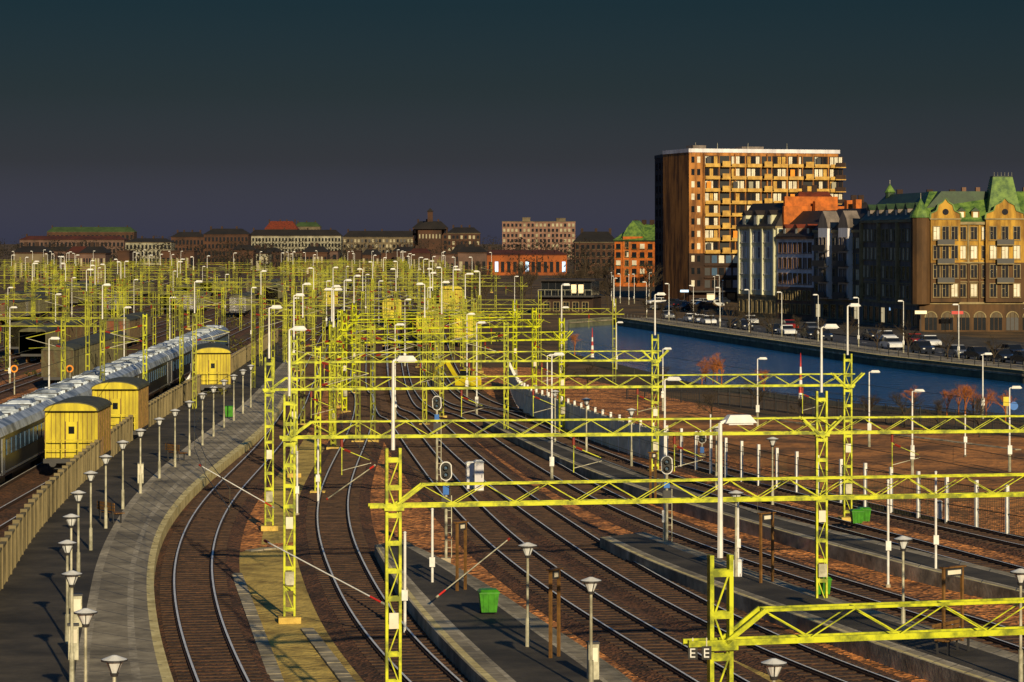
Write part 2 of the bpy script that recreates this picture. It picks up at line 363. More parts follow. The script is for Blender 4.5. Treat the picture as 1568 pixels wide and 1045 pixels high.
def gantry(uL,vL,uR,vR,posts,lamps=(),m='mastpaint'):
    YL=(H-ZL)*F/(vL-V0); YR=(H-ZL)*F/(vR-V0); A=XY(uL,YL); B=XY(uR,YR); L=(B-A).length
    mb=MB(); mb.frame(A,B-A)
    def xu(u):
        t=(u-U0)/F; dx=B.x-A.x; dy=B.y-A.y; s=(t*A.y-A.x)/(dx-t*dy); return s*L
    ps=[xu(u) for u in posts]
    first=ps[0]
    for s in (-.15,.15):
        mb.beam((0,s,ZL),(L,s,ZL),.05,m,.10)
        mb.beam((first+.75,s,ZL+.52),(L,s,ZL+.52),.04,m,.05)
        mb.beam((first+.05,s,ZL),(first+.75,s,ZL+.52),.05,m,.08)
    x=first+.75;k=0
    while x+1.0<L:
        for s in (-.15,.15):
            a,c=(ZL+.04,ZL+.50) if k%2 else (ZL+.50,ZL+.04)
            mb.beam((x,s,a),(x+.8,s,c),.020,m)
        if k%2==0:
            mb.beam((x,-.15,ZL+.52),(x,.15,ZL+.52),.025,m); mb.beam((x,-.15,ZL),(x+.8,.15,ZL),.025,m)
        x+=.8;k+=1
    for i,p in enumerate(ps):
        lattice_post(mb,p,0,7.75,m)
        if i>0 or p>1.5:
            for s in (-1,1):
                for yy in (-.2,.2): mb.beam((p,yy,ZL-.15),(p+s*.75,yy,ZL+.56),.045,m,.07)
        mb.box(p-.25,p+.25,-.2,.2,ZL-.12,ZL-.05,m)
        mb.box(p-.12,p+.12,-.13,-.09,3.2,3.6,'pane_light'); mb.box(p-.15,p+.15,-.22,-.09,1.3,1.75,'galv')
        if i in lamps: lamp_top(mb,p,0,7.7,9.95)
    for T in TR:
        x0=xat(T,(YL+YR)/2)
        if x0 is None: continue
        s=(x0-A.x)/(B.x-A.x)*L
        if s<0 or s>L-1: continue
        mb.cyl((s-.9,0,ZL-.05),(s-.9,0,ZL-.35),.05,.05,'insul',6)
        mb.beam((s-.9,0,ZL-.3),(s-.9,0,5.0),.03,m)
        mb.beam((s-.9,0,5.9),(s+.05,0,5.5),.025,m); mb.beam((s-.9,0,5.15),(s+.1,0,5.4),.02,'galv')
        mb.cyl((s-.82,0,5.87),(s-.6,0,5.78),.045,.045,'insul',6)
    mb.obj('catenary_gantry'); return A,B
gantry(1050,985,1720,960,[1103],(0,))
gantry(565,775,1740,754,[602],(0,))
gantry(428,670,1700,659,[443,1258],(0,1))
gantry(402,597,1308,590,[412,1298],(0,1))
gantry(440,555,1012,552,[450,1003],(0,1))
gantry(498,526,868,520,[508,860],(0,1))
gantry(520,505,826,500,[527,818],(0,))
gantry(536,490,796,486,[542,788],(0,))
def yard_gantry(w,lamp):
    mb=MB(); m='mastfar'
    for x in (0,w):
        for s in (-.13,.13): mb.box(x+s-.035,x+s+.035,-.06,.06,0,7.7,m)
        z=.5
        while z<7.6: mb.box(x-.1,x+.1,-.06,.06,z-.05,z+.05,m); z+=.9
        for s in (-1,1): mb.beam((x,0,ZL-.1),(x+s*.8,0,ZL+.5),.05,m)
    mb.beam((-.9,0,ZL),(w+.9,0,ZL),.06,m,.09); mb.beam((.5,0,ZL+.5),(w-.5,0,ZL+.5),.05,m)
    x=.5;k=0
    while x+.9<w:
        a,c=(ZL,ZL+.5) if k%2 else (ZL+.5,ZL); mb.beam((x,0,a),(x+.9,0,c),.022,m); x+=.9;k+=1
    x=2.2
    while x<w-1:
        mb.beam((x,0,ZL),(x,0,5),.035,m); mb.beam((x,0,5.9),(x+1,0,5.5),.025,m); mb.cyl((x,0,ZL),(x,0,ZL-.4),.06,.06,'insul',5); x+=4.5
    if lamp: lamp_top(mb,0,0,7.7,9.9,1,1.3)
    return mb.mesh('catenary_gantry')
YG=[yard_gantry(13.5,True),yard_gantry(13.5,False),yard_gantry(9,True),yard_gantry(18,False)]
Y=178
while Y<900:
    x=-31-.028*(Y-140)
    while x>-.19*Y-12:
        wi=R.choice([0,1,2,3]); wd=[13.5,13.5,9,18][wi]
        if R.random()<.66: inst(YG[wi],'catenary_gantry',(x-wd,Y+R.uniform(-9,9),0),R.uniform(-.03,.03))
        x-=wd+R.uniform(1.5,8)
    if Y>240:
        xs=xat(T1,Y)
        if xs:
            inst(YG[3],'catenary_gantry',(xs-3,Y+3,0),-.02)
            if R.random()<.6: inst(YG[R.choice([0,2])],'catenary_gantry',(xs+14,Y+8,0),-.02)
            if R.random()<.5: inst(YG[1],'catenary_gantry',(xs-17,Y+8,0),-.02)
    Y+=30+Y*.03
def single_mast(lamp=False,m='mastfar'):
    mb=MB(); lattice_post(mb,0,0,7.6,m,w=.26)
    mb.beam((0,0,6.8),(2.6,0,6.2),.04,m); mb.beam((0,0,5.5),(2.6,0,6.2),.035,'galv'); mb.beam((.2,0,5.6),(2.4,0,5.5),.03,m)
    mb.cyl((.2,0,6.75),(.55,0,6.67),.07,.07,'insul',6); mb.cyl((.2,0,5.6),(.5,0,5.68),.07,.07,'insul',6)
    if lamp: lamp_top(mb,0,0,7.6,9.9)
    return mb.mesh('catenary_mast')
SM=[single_mast(),single_mast(True),single_mast(False,'mastpaint')]
for i in range(130):
    Yy=R.uniform(170,820); u=R.choice([R.uniform(5,760),R.uniform(5,760),R.uniform(380,700)])
    inst(SM[i%2],'catenary_mast',XY(u,Yy),R.choice([0,math.pi])+R.uniform(-.1,.1))
inst(SM[2],'catenary_mast',P(455,800)+Vector((0,14,0)),0)
inst(SM[2],'catenary_mast',P(775,670),math.pi); inst(SM[2],'catenary_mast',P(520,625),0)
inst(SM[2],'catenary_mast',P(222,640),math.pi); inst(SM[0],'catenary_mast',P(97,655),math.pi)
mb=MB()
for T in TR:
    pts=[p for p in T if 45<p.y<600][::12]
    for i in range(len(pts)-1):
        a,c=pts[i],pts[i+1]; mb.beam((a.x,a.y,5.45),(c.x,c.y,5.45),.018,'wire'); mb.beam((a.x,a.y,6.05),(c.x,c.y,6.05),.016,'wire')
        if a.y<200: mb.beam((a.x,a.y,5.45),(a.x,a.y,6.05),.01,'wire')
for T in yard:
    pts=[p for p in T if 100<p.y<700][::6]
    for i in range(len(pts)-1):
        a,c=pts[i],pts[i+1]; mb.beam((a.x,a.y,5.45),(c.x,c.y,5.45),.022,'wire')
mb.obj('overhead_wires')
def strut(a,c,mm='white'):
    mb=MB(); a=Vector(a); c=Vector(c); mb.cyl(a,c,.022,.022,mm,6); d=(c-a)
    mb.cyl(c-d*.12,c-d*.02,.035,.035,'red',6); mb.cyl(a,a+d*.03,.05,.05,'insul',6); mb.cyl(c-d*.03,c,.04,.04,'galv',6); mb.obj('registration_strut')
def PY(u,v,Y): return XY(u,Y,ZV(v,Y))
strut(PY(405,828,94),PY(590,926,90)); strut(PY(305,712,125),PY(420,778,123)); strut(PY(780,825,98),PY(668,915,96),'galv')
strut(PY(500,765,108),PY(575,712,108),'galv')
# ------------------------------------------------------------ lamps
def plamp():
    mb=MB(); mb.cyl((0,0,0),(0,0,.9),.075,.07,'galv',10); mb.cyl((0,0,.9),(0,0,2.75),.045,.04,'galv',8)
    mb.cyl((0,0,2.72),(0,0,2.8),.08,.10,'darkgrey',10)
    mb.cyl((0,0,2.8),(0,0,3.06),.08,.20,'lampglass',12)
    for t in range(4):
        a=t*math.pi/2+.4; mb.beam((.085*math.cos(a),.085*math.sin(a),2.8),(.215*math.cos(a),.215*math.sin(a),3.06),.02,'darkgrey')
    mb.cyl((0,0,3.06),(0,0,3.10),.30,.30,'darkgrey',14); mb.cyl((0,0,3.10),(0,0,3.19),.29,.05,'white',14)
    return mb.mesh('platform_lamp')
PL=plamp()
for (u,v) in [(175,1005),(131,933),(110,875),(103,828),(109,788),(120,752),(139,722),(162,697),(188,675),(215,657),(244,640),(268,627),(290,614),(310,602),(327,592),(343,582),(358,574),(372,566),(384,559),(808,832),(905,885),(1185,1010),(1383,822),(1563,872),(1127,752),(1183,670),(1097,653),(898,610),(967,626),(850,598)]:
    Yl=(H-3.72)*F/(v-V0); inst(PL,'platform_lamp',XY(u,Yl,PH),R.uniform(0,3))
mb=MB(); mb.box(-.15,.15,-.12,.12,0,1.0,'galv'); mb.box(-.17,.17,-.14,.14,1.0,1.06,'darkgrey'); mb.box(-.11,.11,-.13,-.12,.5,.9,'pane_light'); bx=mb.mesh('ticket_machine')
for (u,v) in [(112,1010),(118,960),(215,740),(908,1040)]: inst(bx,'ticket_machine',P(u,v,PH),.2)
def bench():
    mb=MB()
    for i in range(4): mb.box(-.8,.8,-.25+i*.12,-.16+i*.12,.43,.47,'rust')
    for i in range(3): mb.box(-.8,.8,.24,.28,.55+i*.13,.65+i*.13,'rust')
    for x in (-.6,.6): mb.box(x-.03,x+.03,-.22,.22,.38,.43,'darkgrey'); mb.box(x-.03,x+.03,-.2,-.14,0,.38,'darkgrey'); mb.beam((x,.2,0),(x,.29,.9),.05,'darkgrey')
    return mb.mesh('platform_bench')
BN=bench()
for (u,v,r) in [(1460,1000,.9),(170,800,2.2),(270,705,2.2)]: inst(BN,'platform_bench',P(u,v,PH),r)
def tlamp(h,s=1):
    mb=MB(); mb.cyl((0,0,0),(0,0,1.1),.09,.08,'galv',8); mb.cyl((0,0,1.1),(0,0,h*.6),.055,.05,'white',8); lamp_top(mb,0,0,h*.6,h,1,1.15); mb.box(-.12,.12,-.14,-.08,1.0,1.5,'white'); return mb.mesh('street_lamp')
TL=tlamp(6.9); PLm=tlamp(4.7)
inst(TL,'street_lamp',XY(1018,118,0.3))
for (u,v) in [(1397,597),(1505,541),(944,493),(1331,568),(1160,548),(1546,592),(1015,533),(838,543)]:
    inst(PLm,'street_lamp',XY(u,(H-4.8)*F/(v-V0)),0)
for (u,v) in [(605,496),(730,493),(845,541),(788,423),(655,440),(580,430),(620,458),(500,430),(450,456),(345,420),(205,428),(265,415),(75,517),(12,440),(40,395),(560,420),(640,412),(530,408),(310,408),(150,410),(110,425),(85,450),(715,480),(15,470),(190,470),(260,455),(385,440),(860,470)]:
    inst(TL,'street_lamp',XY(u,(H-7.0)*F/(v-V0)),0)
def tube(u,v,h,m='white',r=.05,z0=0):
    mb=MB(); mb.cyl((0,0,0),(0,0,h),r,r*.9,m,8); mb.cyl((0,0,0),(0,0,.12),r*2,r*2,'concrete',8); mb.cyl((0,0,h),(0,0,h+.05),r*1.3,r*.6,m,8); mb.box(-.1,.1,-r-.08,-r,h*.35,h*.35+.35,m); mb.obj('cable_pole',P(u,v,z0))
for a in [(1360,900,4.0),(1433,893,4.2),(1397,722,3.2),(487,775,3.4),(620,975,3.4),(662,915,3.2),(1130,880,3.0),(1088,700,2.5),(1478,700,2.5),(455,790,3.0)]: tube(*a)
def portal(u0,u1,v,h,name='platform_sign'):
    a=P(u0,v,PH); c=P(u1,v,PH); mb=MB(); mb.frame(a,c-a+Vector((0,.6,0))); l=(c-a).length
    for x in (0,l): mb.box(x-.04,x+.04,-.04,.04,0,h,'rust')
    mb.box(.05,l-.05,-.06,.06,h-.25,h-.02,'darkgrey'); mb.box(.12,l-.12,-.07,-.06,h-.2,h-.07,'pane_light'); mb.box(-.1,l+.1,-.09,.09,h,h+.05,'rust'); mb.obj(name)
portal(843,865,1008,2.6); portal(1165,1192,893,2.5); portal(1445,1485,985,2.3); portal(700,720,905,2.4); portal(996,1010,768,2.3)
def signal(u,v,h,zz=0):
    mb=MB(); mb.cyl((0,0,0),(0,0,h),.06,.06,'galv',8); mb.box(-.2,.2,-.2,.2,0,.2,'concrete')
    n=14
    def oval(y0,y1,sx,szz,cz,m):
        pr=[]
        for i in range(n):
            a=2*math.pi*i/n; x=sx*math.cos(a); z=szz*math.sin(a); pr.append((x,cz+z+(.14 if math.sin(a)>0 else -.14)))
        mb.extr(pr,y0,y1,m)
    oval(-.12,-.06,.25,.25,h,'white'); oval(-.14,-.12,.21,.21,h,'black')
    for z in (.14,-.14): mb.cyl((0,-.14,h+z),(0,-.30,h+z),.10,.10,'darkgrey',10,False); mb.cyl((0,-.145,h+z),(0,-.15,h+z),.06,.06,'glassblue',10)
    mb.box(-.12,.12,-.12,0,h-.95,h-.6,'blue'); mb.box(-.18,.18,-.12,0,h-1.5,h-1.05,'darkgrey')
    for z in [k*.3 for k in range(2,int(h/.3)-4)]: mb.beam((-.06,.1,z),(.22,.1,z),.02,'galv')
    mb.beam((.22,.1,0.2),(.22,.1,h-1),.03,'galv'); mb.obj('railway_signal',P(u,v,zz))
signal(683,862,3.7,0); signal(669,745,4.4); signal(1021,838,3.4,.3); signal(1075,700,1.2)
for (u,v) in [(22,560),(107,560)]:
    mb=MB(); mb.cyl((0,0,0),(0,0,2.2),.06,.05,'galv',8); mb.cyl((0,-.05,2.2),(0,-.12,2.2),.32,.32,'orange',16); mb.cyl((0,-.121,2.2),(0,-.13,2.2),.2,.2,'black',16); mb.obj('speed_sign',P(u,v+45))
mb=MB(); mb.box(-.25,.25,-.3,.3,0,.15,'concrete'); mb.box(-.23,.23,-.28,.28,.15,1.6,'white'); mb.frus((-.28,.28,-.33,.33),1.6,(-.15,.15,-.2,.2),1.7,'white'); mb.box(-.2,.2,-.29,-.285,.25,1.5,'whiteplaster'); mb.box(.12,.15,-.31,-.29,.8,.95,'black')
cab=mb.mesh('relay_cabinet')
for (u,v,s) in [(733,755,1.0),(720,752,.9),(288,585,1.0),(1130,905,.7),(1437,800,.6)]: inst(cab,'relay_cabinet',P(u,v),R.uniform(-.2,.2),s)
mb=MB(); mb.frus((-.28,.28,-.28,.28),.08,(-.36,.36,-.36,.36),.78,'binG'); mb.box(-.39,.39,-.39,.39,.78,.83,'binG'); mb.frus((-.38,.38,-.4,.38),.83,(-.3,.3,-.3,.25),.92,'binG'); mb.beam((-.38,.42,.8),(.38,.42,.8),.04,'black')
for x in (-.27,.27): mb.cyl((x-.03,.2,.1),(x+.03,.2,.1),.1,.1,'black',10)
for x in (-.2,0,.2): mb.hexa([(x-.02,-.31,.1),(x+.02,-.31,.1),(x+.02,-.27,.1),(x-.02,-.27,.1),(x-.02,-.385,.75),(x+.02,-.385,.75),(x+.02,-.34,.75),(x-.02,-.34,.75)],'binG')
bn=mb.mesh('waste_bin')
for (u,v,s,z) in [(748,940,1,PH),(1312,803,.8,PH),(1323,800,.8,PH),(351,640,1,PH),(1260,912,.8,PH)]: inst(bn,'waste_bin',P(u,v,z),.1,s*.9)
mb=MB()
for x in (-.10,.13):
    mb.box(x-.08,x+.08,-.02,.02,-.11,.11,'black'); mb.box(x-.045,x-.025,-.03,-.02,-.075,.075,'white')
    for z in (-.065,0,.065): mb.box(x-.025,x+.04,-.03,-.02,z-.01,z+.01,'white')
    mb.beam((x,0,.11),(x,0,.25),.02,'galv')
mb.obj('stop_board',PY(1070,1000,47.2))
mb=MB(); mb.cyl((0,0,0),(0,0,2.6),.04,.04,'galv',8); mb.box(-.25,.2,-.05,-.03,2.0,2.6,'yellow'); mb.cyl((.45,-.03,2.0),(.45,-.06,2.0),.28,.28,'blue',16); mb.box(.1,.45,-.03,.0,1.98,2.03,'galv'); mb.obj('traffic_sign',P(1542,668))
# ------------------------------------------------------------ train and wagons
def train_car():
    mb=MB(); L=23.2
    low=[(-1.45,.95),(-1.5,1.3),(-1.46,3.1),(1.46,3.1),(1.5,1.3),(1.45,.95)]
    roof=[(-1.48,3.1),(-1.32,3.5),(-.9,3.78),(0,3.9),(.9,3.78),(1.32,3.5),(1.48,3.1)]
    mb.extr(low,0,L,'trainside'); mb.extr(roof,.0,L,'trainroof')
    for y in range(1,int(L),1): mb.box(-.9,.9,y,y+.05,3.78,3.93,'darkgrey' if y%4==0 else 'trainroof')
    for s in (-1,1):
        x0,x1=(1.47,1.52) if s>0 else (-1.52,-1.47)
        y=2.6
        while y<L-3: mb.box(x0,x1,y,y+1.25,2.05,2.85,'glassblue'); y+=1.65
        for y in (.9,L-1.9): mb.box(x0,x1+(.01),y,y+.95,1.1,3.0,'carsilver')
        mb.box(x0,x1+.005,.2,L-.2,1.15,1.25,'carsilver')
    for y in (2.2,L-4.4):
        mb.box(-1.1,1.1,y-.3,y+2.5,.45,.9,'darkgrey')
        for yy in (y,y+2.2):
            for x in (-.8,.7): mb.cyl((x,yy,.72),(x+.13,yy,.72),.45,.45,'rust',14)
    for y in (4.5,11,17): mb.frus((-.75,.75,y,y+2.4),3.88,(-.6,.6,y+.2,y+2.2),4.08,'trainroof')
    mb.box(-1.0,1.0,L,L+.55,1.2,3.5,'black'); mb.box(-1,1,8,15,.4,.95,'darkgrey')
    return mb.mesh('train_carriage')
TC=train_car()
Y=98.0
while Y<300:
    inst(TC,'train_carriage',(yx(0,Y)-.6,Y,-.25),math.atan(.028)); Y+=23.8
def wagon(Lw=5.5,w=2.85,h=4.3):
    mb=MB(); fz=1.25
    mb.box(-w/2,w/2,0,Lw,fz,h-.45,'wagony')
    n=10; rf=[(w/2*1.07*math.cos(math.pi*i/n),h-.5+.5*math.sin(math.pi*i/n)) for i in range(n+1)]
    mb.extr(rf,-.4,Lw+.35,'wagonroof')
    gf=[(w/2*math.cos(math.pi*i/n),h-.48+.42*math.sin(math.pi*i/n)) for i in range(n+1)]; mb.extr(gf,-.42,-.405,'wagony')
    for i in range(12): x=-w/2+.08+i*(w-.16)/11; mb.box(x-.012,x+.012,-.035,0,fz,h-.5,'rust')
    for x in (-w/2+.08,w/2-.08): mb.box(x-.07,x+.07,-.07,-.036,fz,h-.5,'wagony')
    for s in (-1,1):
        for i in range(8):
            y=.1+i*(Lw-.2)/7; mb.box(s*w/2-.05,s*w/2+.05,y-.05,y+.05,fz,h-.5,'rust')
        for y in (1,Lw-1): mb.cyl((s*.78-.06,y,.6),(s*.78+.06,y,.6),.48,.48,'rust',14)
        mb.cyl((s*.9,-.9,1.0),(s*.9,-.5,1.0),.2,.12,'darkgrey',10)
    mb.box(-w/2,w/2,-.8,Lw+.5,fz-.25,fz,'darkgrey'); mb.box(-1.1,1.1,.3,Lw-.3,.6,fz-.25,'darkgrey')
    for x in (-1.3,-.45,.45,1.3): mb.beam((x,-.75,fz),(x,-.75,fz+1.0),.05,'wagony')
    mb.beam((-1.35,-.75,fz+1),(1.35,-.75,fz+1),.05,'wagony'); mb.beam((-1.35,-.75,fz+.5),(1.35,-.75,fz+.5),.04,'wagony')
    mb.box(-.30,.30,-.05,-.036,fz+.05,fz+1.95,'wagony'); mb.box(-.16,.16,-.07,-.05,fz+1.3,fz+1.7,'glass')
    for x in (-.32,.32): mb.box(x-.02,x+.02,-.06,-.036,fz+.05,fz+1.97,'rust')
    return mb.mesh('railway_wagon')
WG=wagon(5.5); WG2=wagon(9)
inst(WG,'railway_wagon',(-24.0,155,-.1),.02); inst(WG,'railway_wagon',(-24.75,177.5,-.1),.02); inst(WG2,'railway_wagon',(-24.4,232,0),.12)
inst(WG2,'railway_wagon',XY(655,355),.15,1.0); inst(WG,'railway_wagon',XY(712,345),.1,.95); inst(WG2,'railway_wagon',XY(690,470),.15,1.3); inst(WG,'railway_wagon',XY(600,430),.1,1); inst(WG,'railway_wagon',XY(505,520),.1,1)
def excavator():
    mb=MB()
    for s in (-1,1):
        pr=[(-1.7,.15),(-1.5,0),(1.5,0),(1.7,.15),(1.8,.45),(1.6,.8),(-1.6,.8),(-1.8,.45)]
        mb.extr(pr,s*1.0-.25,s*1.0+.25,'black')
    mb.box(-1.6,1.4,-1.15,1.15,.9,1.9,'yellow'); mb.frus((-1.6,-.1,-1.1,1.1),1.9,(-1.4,-.2,-.9,.9),2.3,'yellow')
    mb.frus((0,1.4,-1.1,.1),1.9,(.15,1.2,-1.0,0),3.0,'glass'); mb.box(.1,1.25,-1.05,.05,3.0,3.1,'yellow')
    mb.beam((1.3,.5,1.6),(3.2,.5,4.3),.35,'yellow',.5); mb.beam((3.1,.5,4.4),(5.2,.5,3.0),.3,'yellow',.4); mb.beam((5.1,.5,3.1),(5.5,.5,1.4),.22,'yellow',.3)
    mb.frus((5.1,5.9,0,1),.7,(5.2,5.8,.1,.9),1.5,'darkgrey'); return mb.mesh('excavator')
EX=excavator(); inst(EX,'excavator',P(716,600),2.6,.6)
def boxcar(c):
    mb=MB(); mb.box(0,12,-1.35,1.35,1.1,3.4,c); n=8
    mb.extr([(1.42*math.cos(math.pi*i/n),3.4+.4*math.sin(math.pi*i/n)) for i in range(n+1)],-.1,12.1,'wagonroof',axis='x')
    for i in range(13): mb.box(i-.04 if i else 0,i+.04,-1.4,1.4,1.1,3.38,'wagonroof')
    mb.box(-.2,12.2,-1.2,1.2,.85,1.1,'darkgrey')
    for x in (1.5,3,9,10.5):
        for y in (-.8,.7): mb.cyl((x,y,.5),(x,y+.12,.5),.46,.46,'rust',12)
    return mb.mesh('freight_wagon')
BC=[boxcar('f_red'),boxcar('brownstone'),boxcar('whiteplaster'),boxcar('beigewall'),boxcar('f_brick')]
for i in range(34):
    T=yard[R.randrange(3,14)]; Yy=R.uniform(230,700); X=xat(T,Yy)
    if X and abs(X)<Yy*.185+6:
        for k in range(R.randrange(1,4)): inst(BC[R.randrange(5)],'freight_wagon',(xat(T,Yy+k*13),Yy+k*13,.1),math.pi/2+.03)
# ------------------------------------------------------------ buildings
def windows(mb,x0,x1,z0,floors,fh,cols,ww,wh,trim,panes,y=0,skip=None):
    cw=(x1-x0)/cols
    for f in range(floors):
        for c in range(cols):
            if skip and skip(f,c): continue
            xc=x0+cw*(c+.5); zb=z0+f*fh
            mb.box(xc-ww/2,xc+ww/2,y-.03,y+.05,zb,zb+wh,R.choice(panes))
            t=.1
            mb.box(xc-ww/2-t,xc-ww/2,y-.12,y+.02,zb-t,zb+wh+t,trim); mb.box(xc+ww/2,xc+ww/2+t,y-.12,y+.02,zb-t,zb+wh+t,trim)
            mb.box(xc-ww/2,xc+ww/2,y-.12,y+.02,zb+wh,zb+wh+t,trim)
            mb.box(xc-ww/2-.15,xc+ww/2+.15,y-.2,y+.02,zb-t-.08,zb-t,trim)
            mb.box(xc-.03,xc+.03,y-.06,y-.03,zb,zb+wh,trim); mb.box(xc-ww/2,xc-.03,y-.06,y-.03,zb+wh*.62,zb+wh*.62+.05,trim)
def dormer(mb,x,z,w,h,y,wall,roof):
    mb.box(x-w/2,x+w/2,y,y+2,z,z+h,wall); mb.box(x-w*.3,x+w*.3,y-.03,y,z+.2,z+h-.1,'pane_light')
    mb.extr([(x-w/2-.12,z+h),(x,z+h+w*.5),(x+w/2+.12,z+h)],y-.12,y+2.2,roof)
def bframe(a,b_):
    mb=MB(); mb.frame(a,b_-a); return mb,(b_-a).length
c0=XY(1055,602); c1=XY(1284,612); bl=XY(1003,652)
mb,L=bframe(c0,c1); HT=31.6; D=(bl-c0).length
mb.box(0,L,0,16,0,HT,'brickgold')
mb.box(-.1,L+.3,-.15,16.1,HT,HT+.8,'whiteplaster')
fh=2.62
mb.box(-.02,3.0,-.06,0,0,HT,'brickgold')
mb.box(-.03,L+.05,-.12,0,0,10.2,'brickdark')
for f in range(11):
    z=2.6+f*fh; low=f<3
    mb.box(.5,1.2,-.15,-.06,z+.6,z+1.9,R.choice(['glass','pane_light'])); mb.box(1.8,2.5,-.15,-.06,z+.6,z+1.9,R.choice(['glass','pane_light']))
    if low:
        for j in range(18): mb.box(3.5+j*1.6,4.7+j*1.6,-.16,-.12,z+.3,z+1.9,R.choice(['glass','glass','glassblue','glass','pane_light']) if j%7 else 'darkgrey')
        mb.box(3.3,L,-.5,-.12,z-.3,z-.1,'brickdark'); continue
    x=3.4
    k=0
    while x<L-2.2:
        wd=3.3 if k%3!=1 else 2.2
        if k%3==1:
            mb.box(x,x+wd,-.04,0,z,z+2.1,'black')  # flat black panel, painted shade of a balcony recess
            mb.box(x+.2,x+wd-.2,-1.25,-1.2,z-.1,z+.95,'balcony'); mb.box(x,x+wd,-1.3,0,z-.3,z-.12,'balcony')
        else:
            mb.box(x,x+wd,-.05,-.01,z+.05,z+2.15,'brickdark')
            for j in range(3):
                xx=x+.25+j*1.0; mb.box(xx,xx+.76,-.08,-.05,z+.15,z+2.0,R.choice(['pane_light','pane_light','glass','pane_light','balcony','glass']))
                mb.box(xx+.36,xx+.40,-.1,-.08,z+.15,z+2.0,'brickdark')
            mb.box(x,x+wd,-.9,0,z-.3,z-.15,'balcony'); mb.box(x,x+wd,-.92,-.86,z-.15,z+.45,'balcony')
            if R.random()<.3: mb.box(x+.3,x+1.3,-.85,-.8,z+.45,z+1.9,R.choice(['orange','f_white','darkgrey']))
        x+=wd+.25;k+=1
    mb.box(L-1.2,L+1.2,-1.3,3.0,z-.3,z-.1,'balcony'); mb.box(L+1.1,L+1.18,-1.3,3,z-.1,z+.8,'darkgrey'); mb.box(L-1.2,L+1.1,-1.3,-1.22,z-.1,z+.8,'brickdark')
for x in (3.1,10.2,17.5,24.6): mb.box(x,x+.28,-.5,0,10.2,HT-.3,'brickgold')
mb.box(2,5,3,7,HT+.8,HT+1.6,'greystone'); mb.box(14,19,5,9,HT+.8,HT+1.5,'greystone')
for x in (3,8,15,24): mb.cyl((x,4,HT+.8),(x,4,HT+2.2),.06,.04,'galv',5)
mb.box(-.3,L+.3,-2.2,-.12,2.0,2.3,'darkgrey')
for i in range(12): mb.box(4+i*2.3,5.8+i*2.3,-.16,-.12,0,1.7,R.choice(['glass','glass','lit']))
mb.frame(bl,c0-bl)
mb.box(0,D-.1,-.05,.3,0,HT-.01,'brickdark'); mb.box(-.2,D-.2,-.12,.5,HT,HT+.75,'slate')  # side away from sun: shade put into the colour, dark brick and coping
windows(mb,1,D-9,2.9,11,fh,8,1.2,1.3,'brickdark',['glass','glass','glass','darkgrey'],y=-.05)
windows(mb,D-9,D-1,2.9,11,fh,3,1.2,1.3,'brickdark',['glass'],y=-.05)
mb.obj('apartment_tower')
a,b_=P(1130,485),P(1190,489); mb,L=bframe(a,b_)
mb.box(0,L,0,13,0,15,'cream'); mb.box(-.15,L,-.3,13,14.9,15.3,'stone'); mb.box(-.08,L,-.15,0,3.6,3.9,'stone'); mb.box(-.03,L,-.04,0,0,3.55,'stone')
windows(mb,.5,L-.5,4.8,4,2.65,8,1.0,1.7,'whiteplaster',['glass','glass','glass','pane_light']); windows(mb,.5,L-.5,1.0,1,3,8,1.3,1.9,'stone',['glass'])
mb.frus((-.2,L,-.3,13),15.3,(1.2,L-.8,2.2,10.5),19.2,'slate')
for x in (3,L/2,L-3): dormer(mb,x,15.5,1.6,1.7,-.1 if x!=L/2 else -.3,'cream','slate')
for x in (.9,6,11,L-1): mb.box(x-.3,x+.3,-.35,0,3.9,14.9,'cream')
mb.extr([(L-.9,15.3),(L-.9,20.2),(L-.3,20.2),(L-.3,15.3)],1.5,11,'orangebrick')
# front end gable wall facing the station
mb.box(-.35,-.02,.4,12.6,0,14.9,'cream')
mb.obj('corner_townhouse')
a,b_=P(1190,489),P(1246,492.5); mb,L=bframe(a,b_)
mb.box(0,L,0,13,0,13.2,'whiteplaster'); mb.box(-.05,L,-.1,0,0,5.4,'brownstone'); mb.box(0,L,-.35,13,13.2,13.6,'brownstone')
windows(mb,.4,L-.4,6.0,3,2.5,7,1.0,1.55,'brownstone',['glass','glassblue','glass']); windows(mb,.4,L-.4,1.2,2,2.2,7,1.0,1.4,'stone',['glass'],y=-.1)
mb.frus((0,L,-.4,13),13.6,(.3,L-.3,4.5,8.5),17.8,'slate')
for x in (2.5,L/2,L-2.5): dormer(mb,x,13.8,1.2,1.2,.2,'brownstone','redroof')
mb.box(.0,.5,1,12,13.6,18.6,'orangebrick'); mb.box(L-.6,L-.05,2,11,13.6,17.5,'brickdark')
for x in (1,L-1.2): mb.box(x,x+.9,6,7,17,19.4,'orangebrick')
mb.obj('townhouse')
a,b_=P(1246,492.5),P(1320,497); mb,L=bframe(a,b_)
mb.box(0,L,0,13,0,14.2,'greystone'); mb.box(0,L,-.3,13,14.2,14.6,'stone'); mb.box(0,L,-.12,0,3.4,3.7,'stone')
windows(mb,.4,L-.4,4.4,4,2.45,8,1.05,1.6,'stone',['glass','glass','pane_light','glassblue']); windows(mb,.4,L-.4,.8,1,3,6,1.6,2.0,'stone',['glass','lit','glass'])
mb.frus((0,L,-.3,13),14.6,(.8,L-.8,4,9),18,'slate')
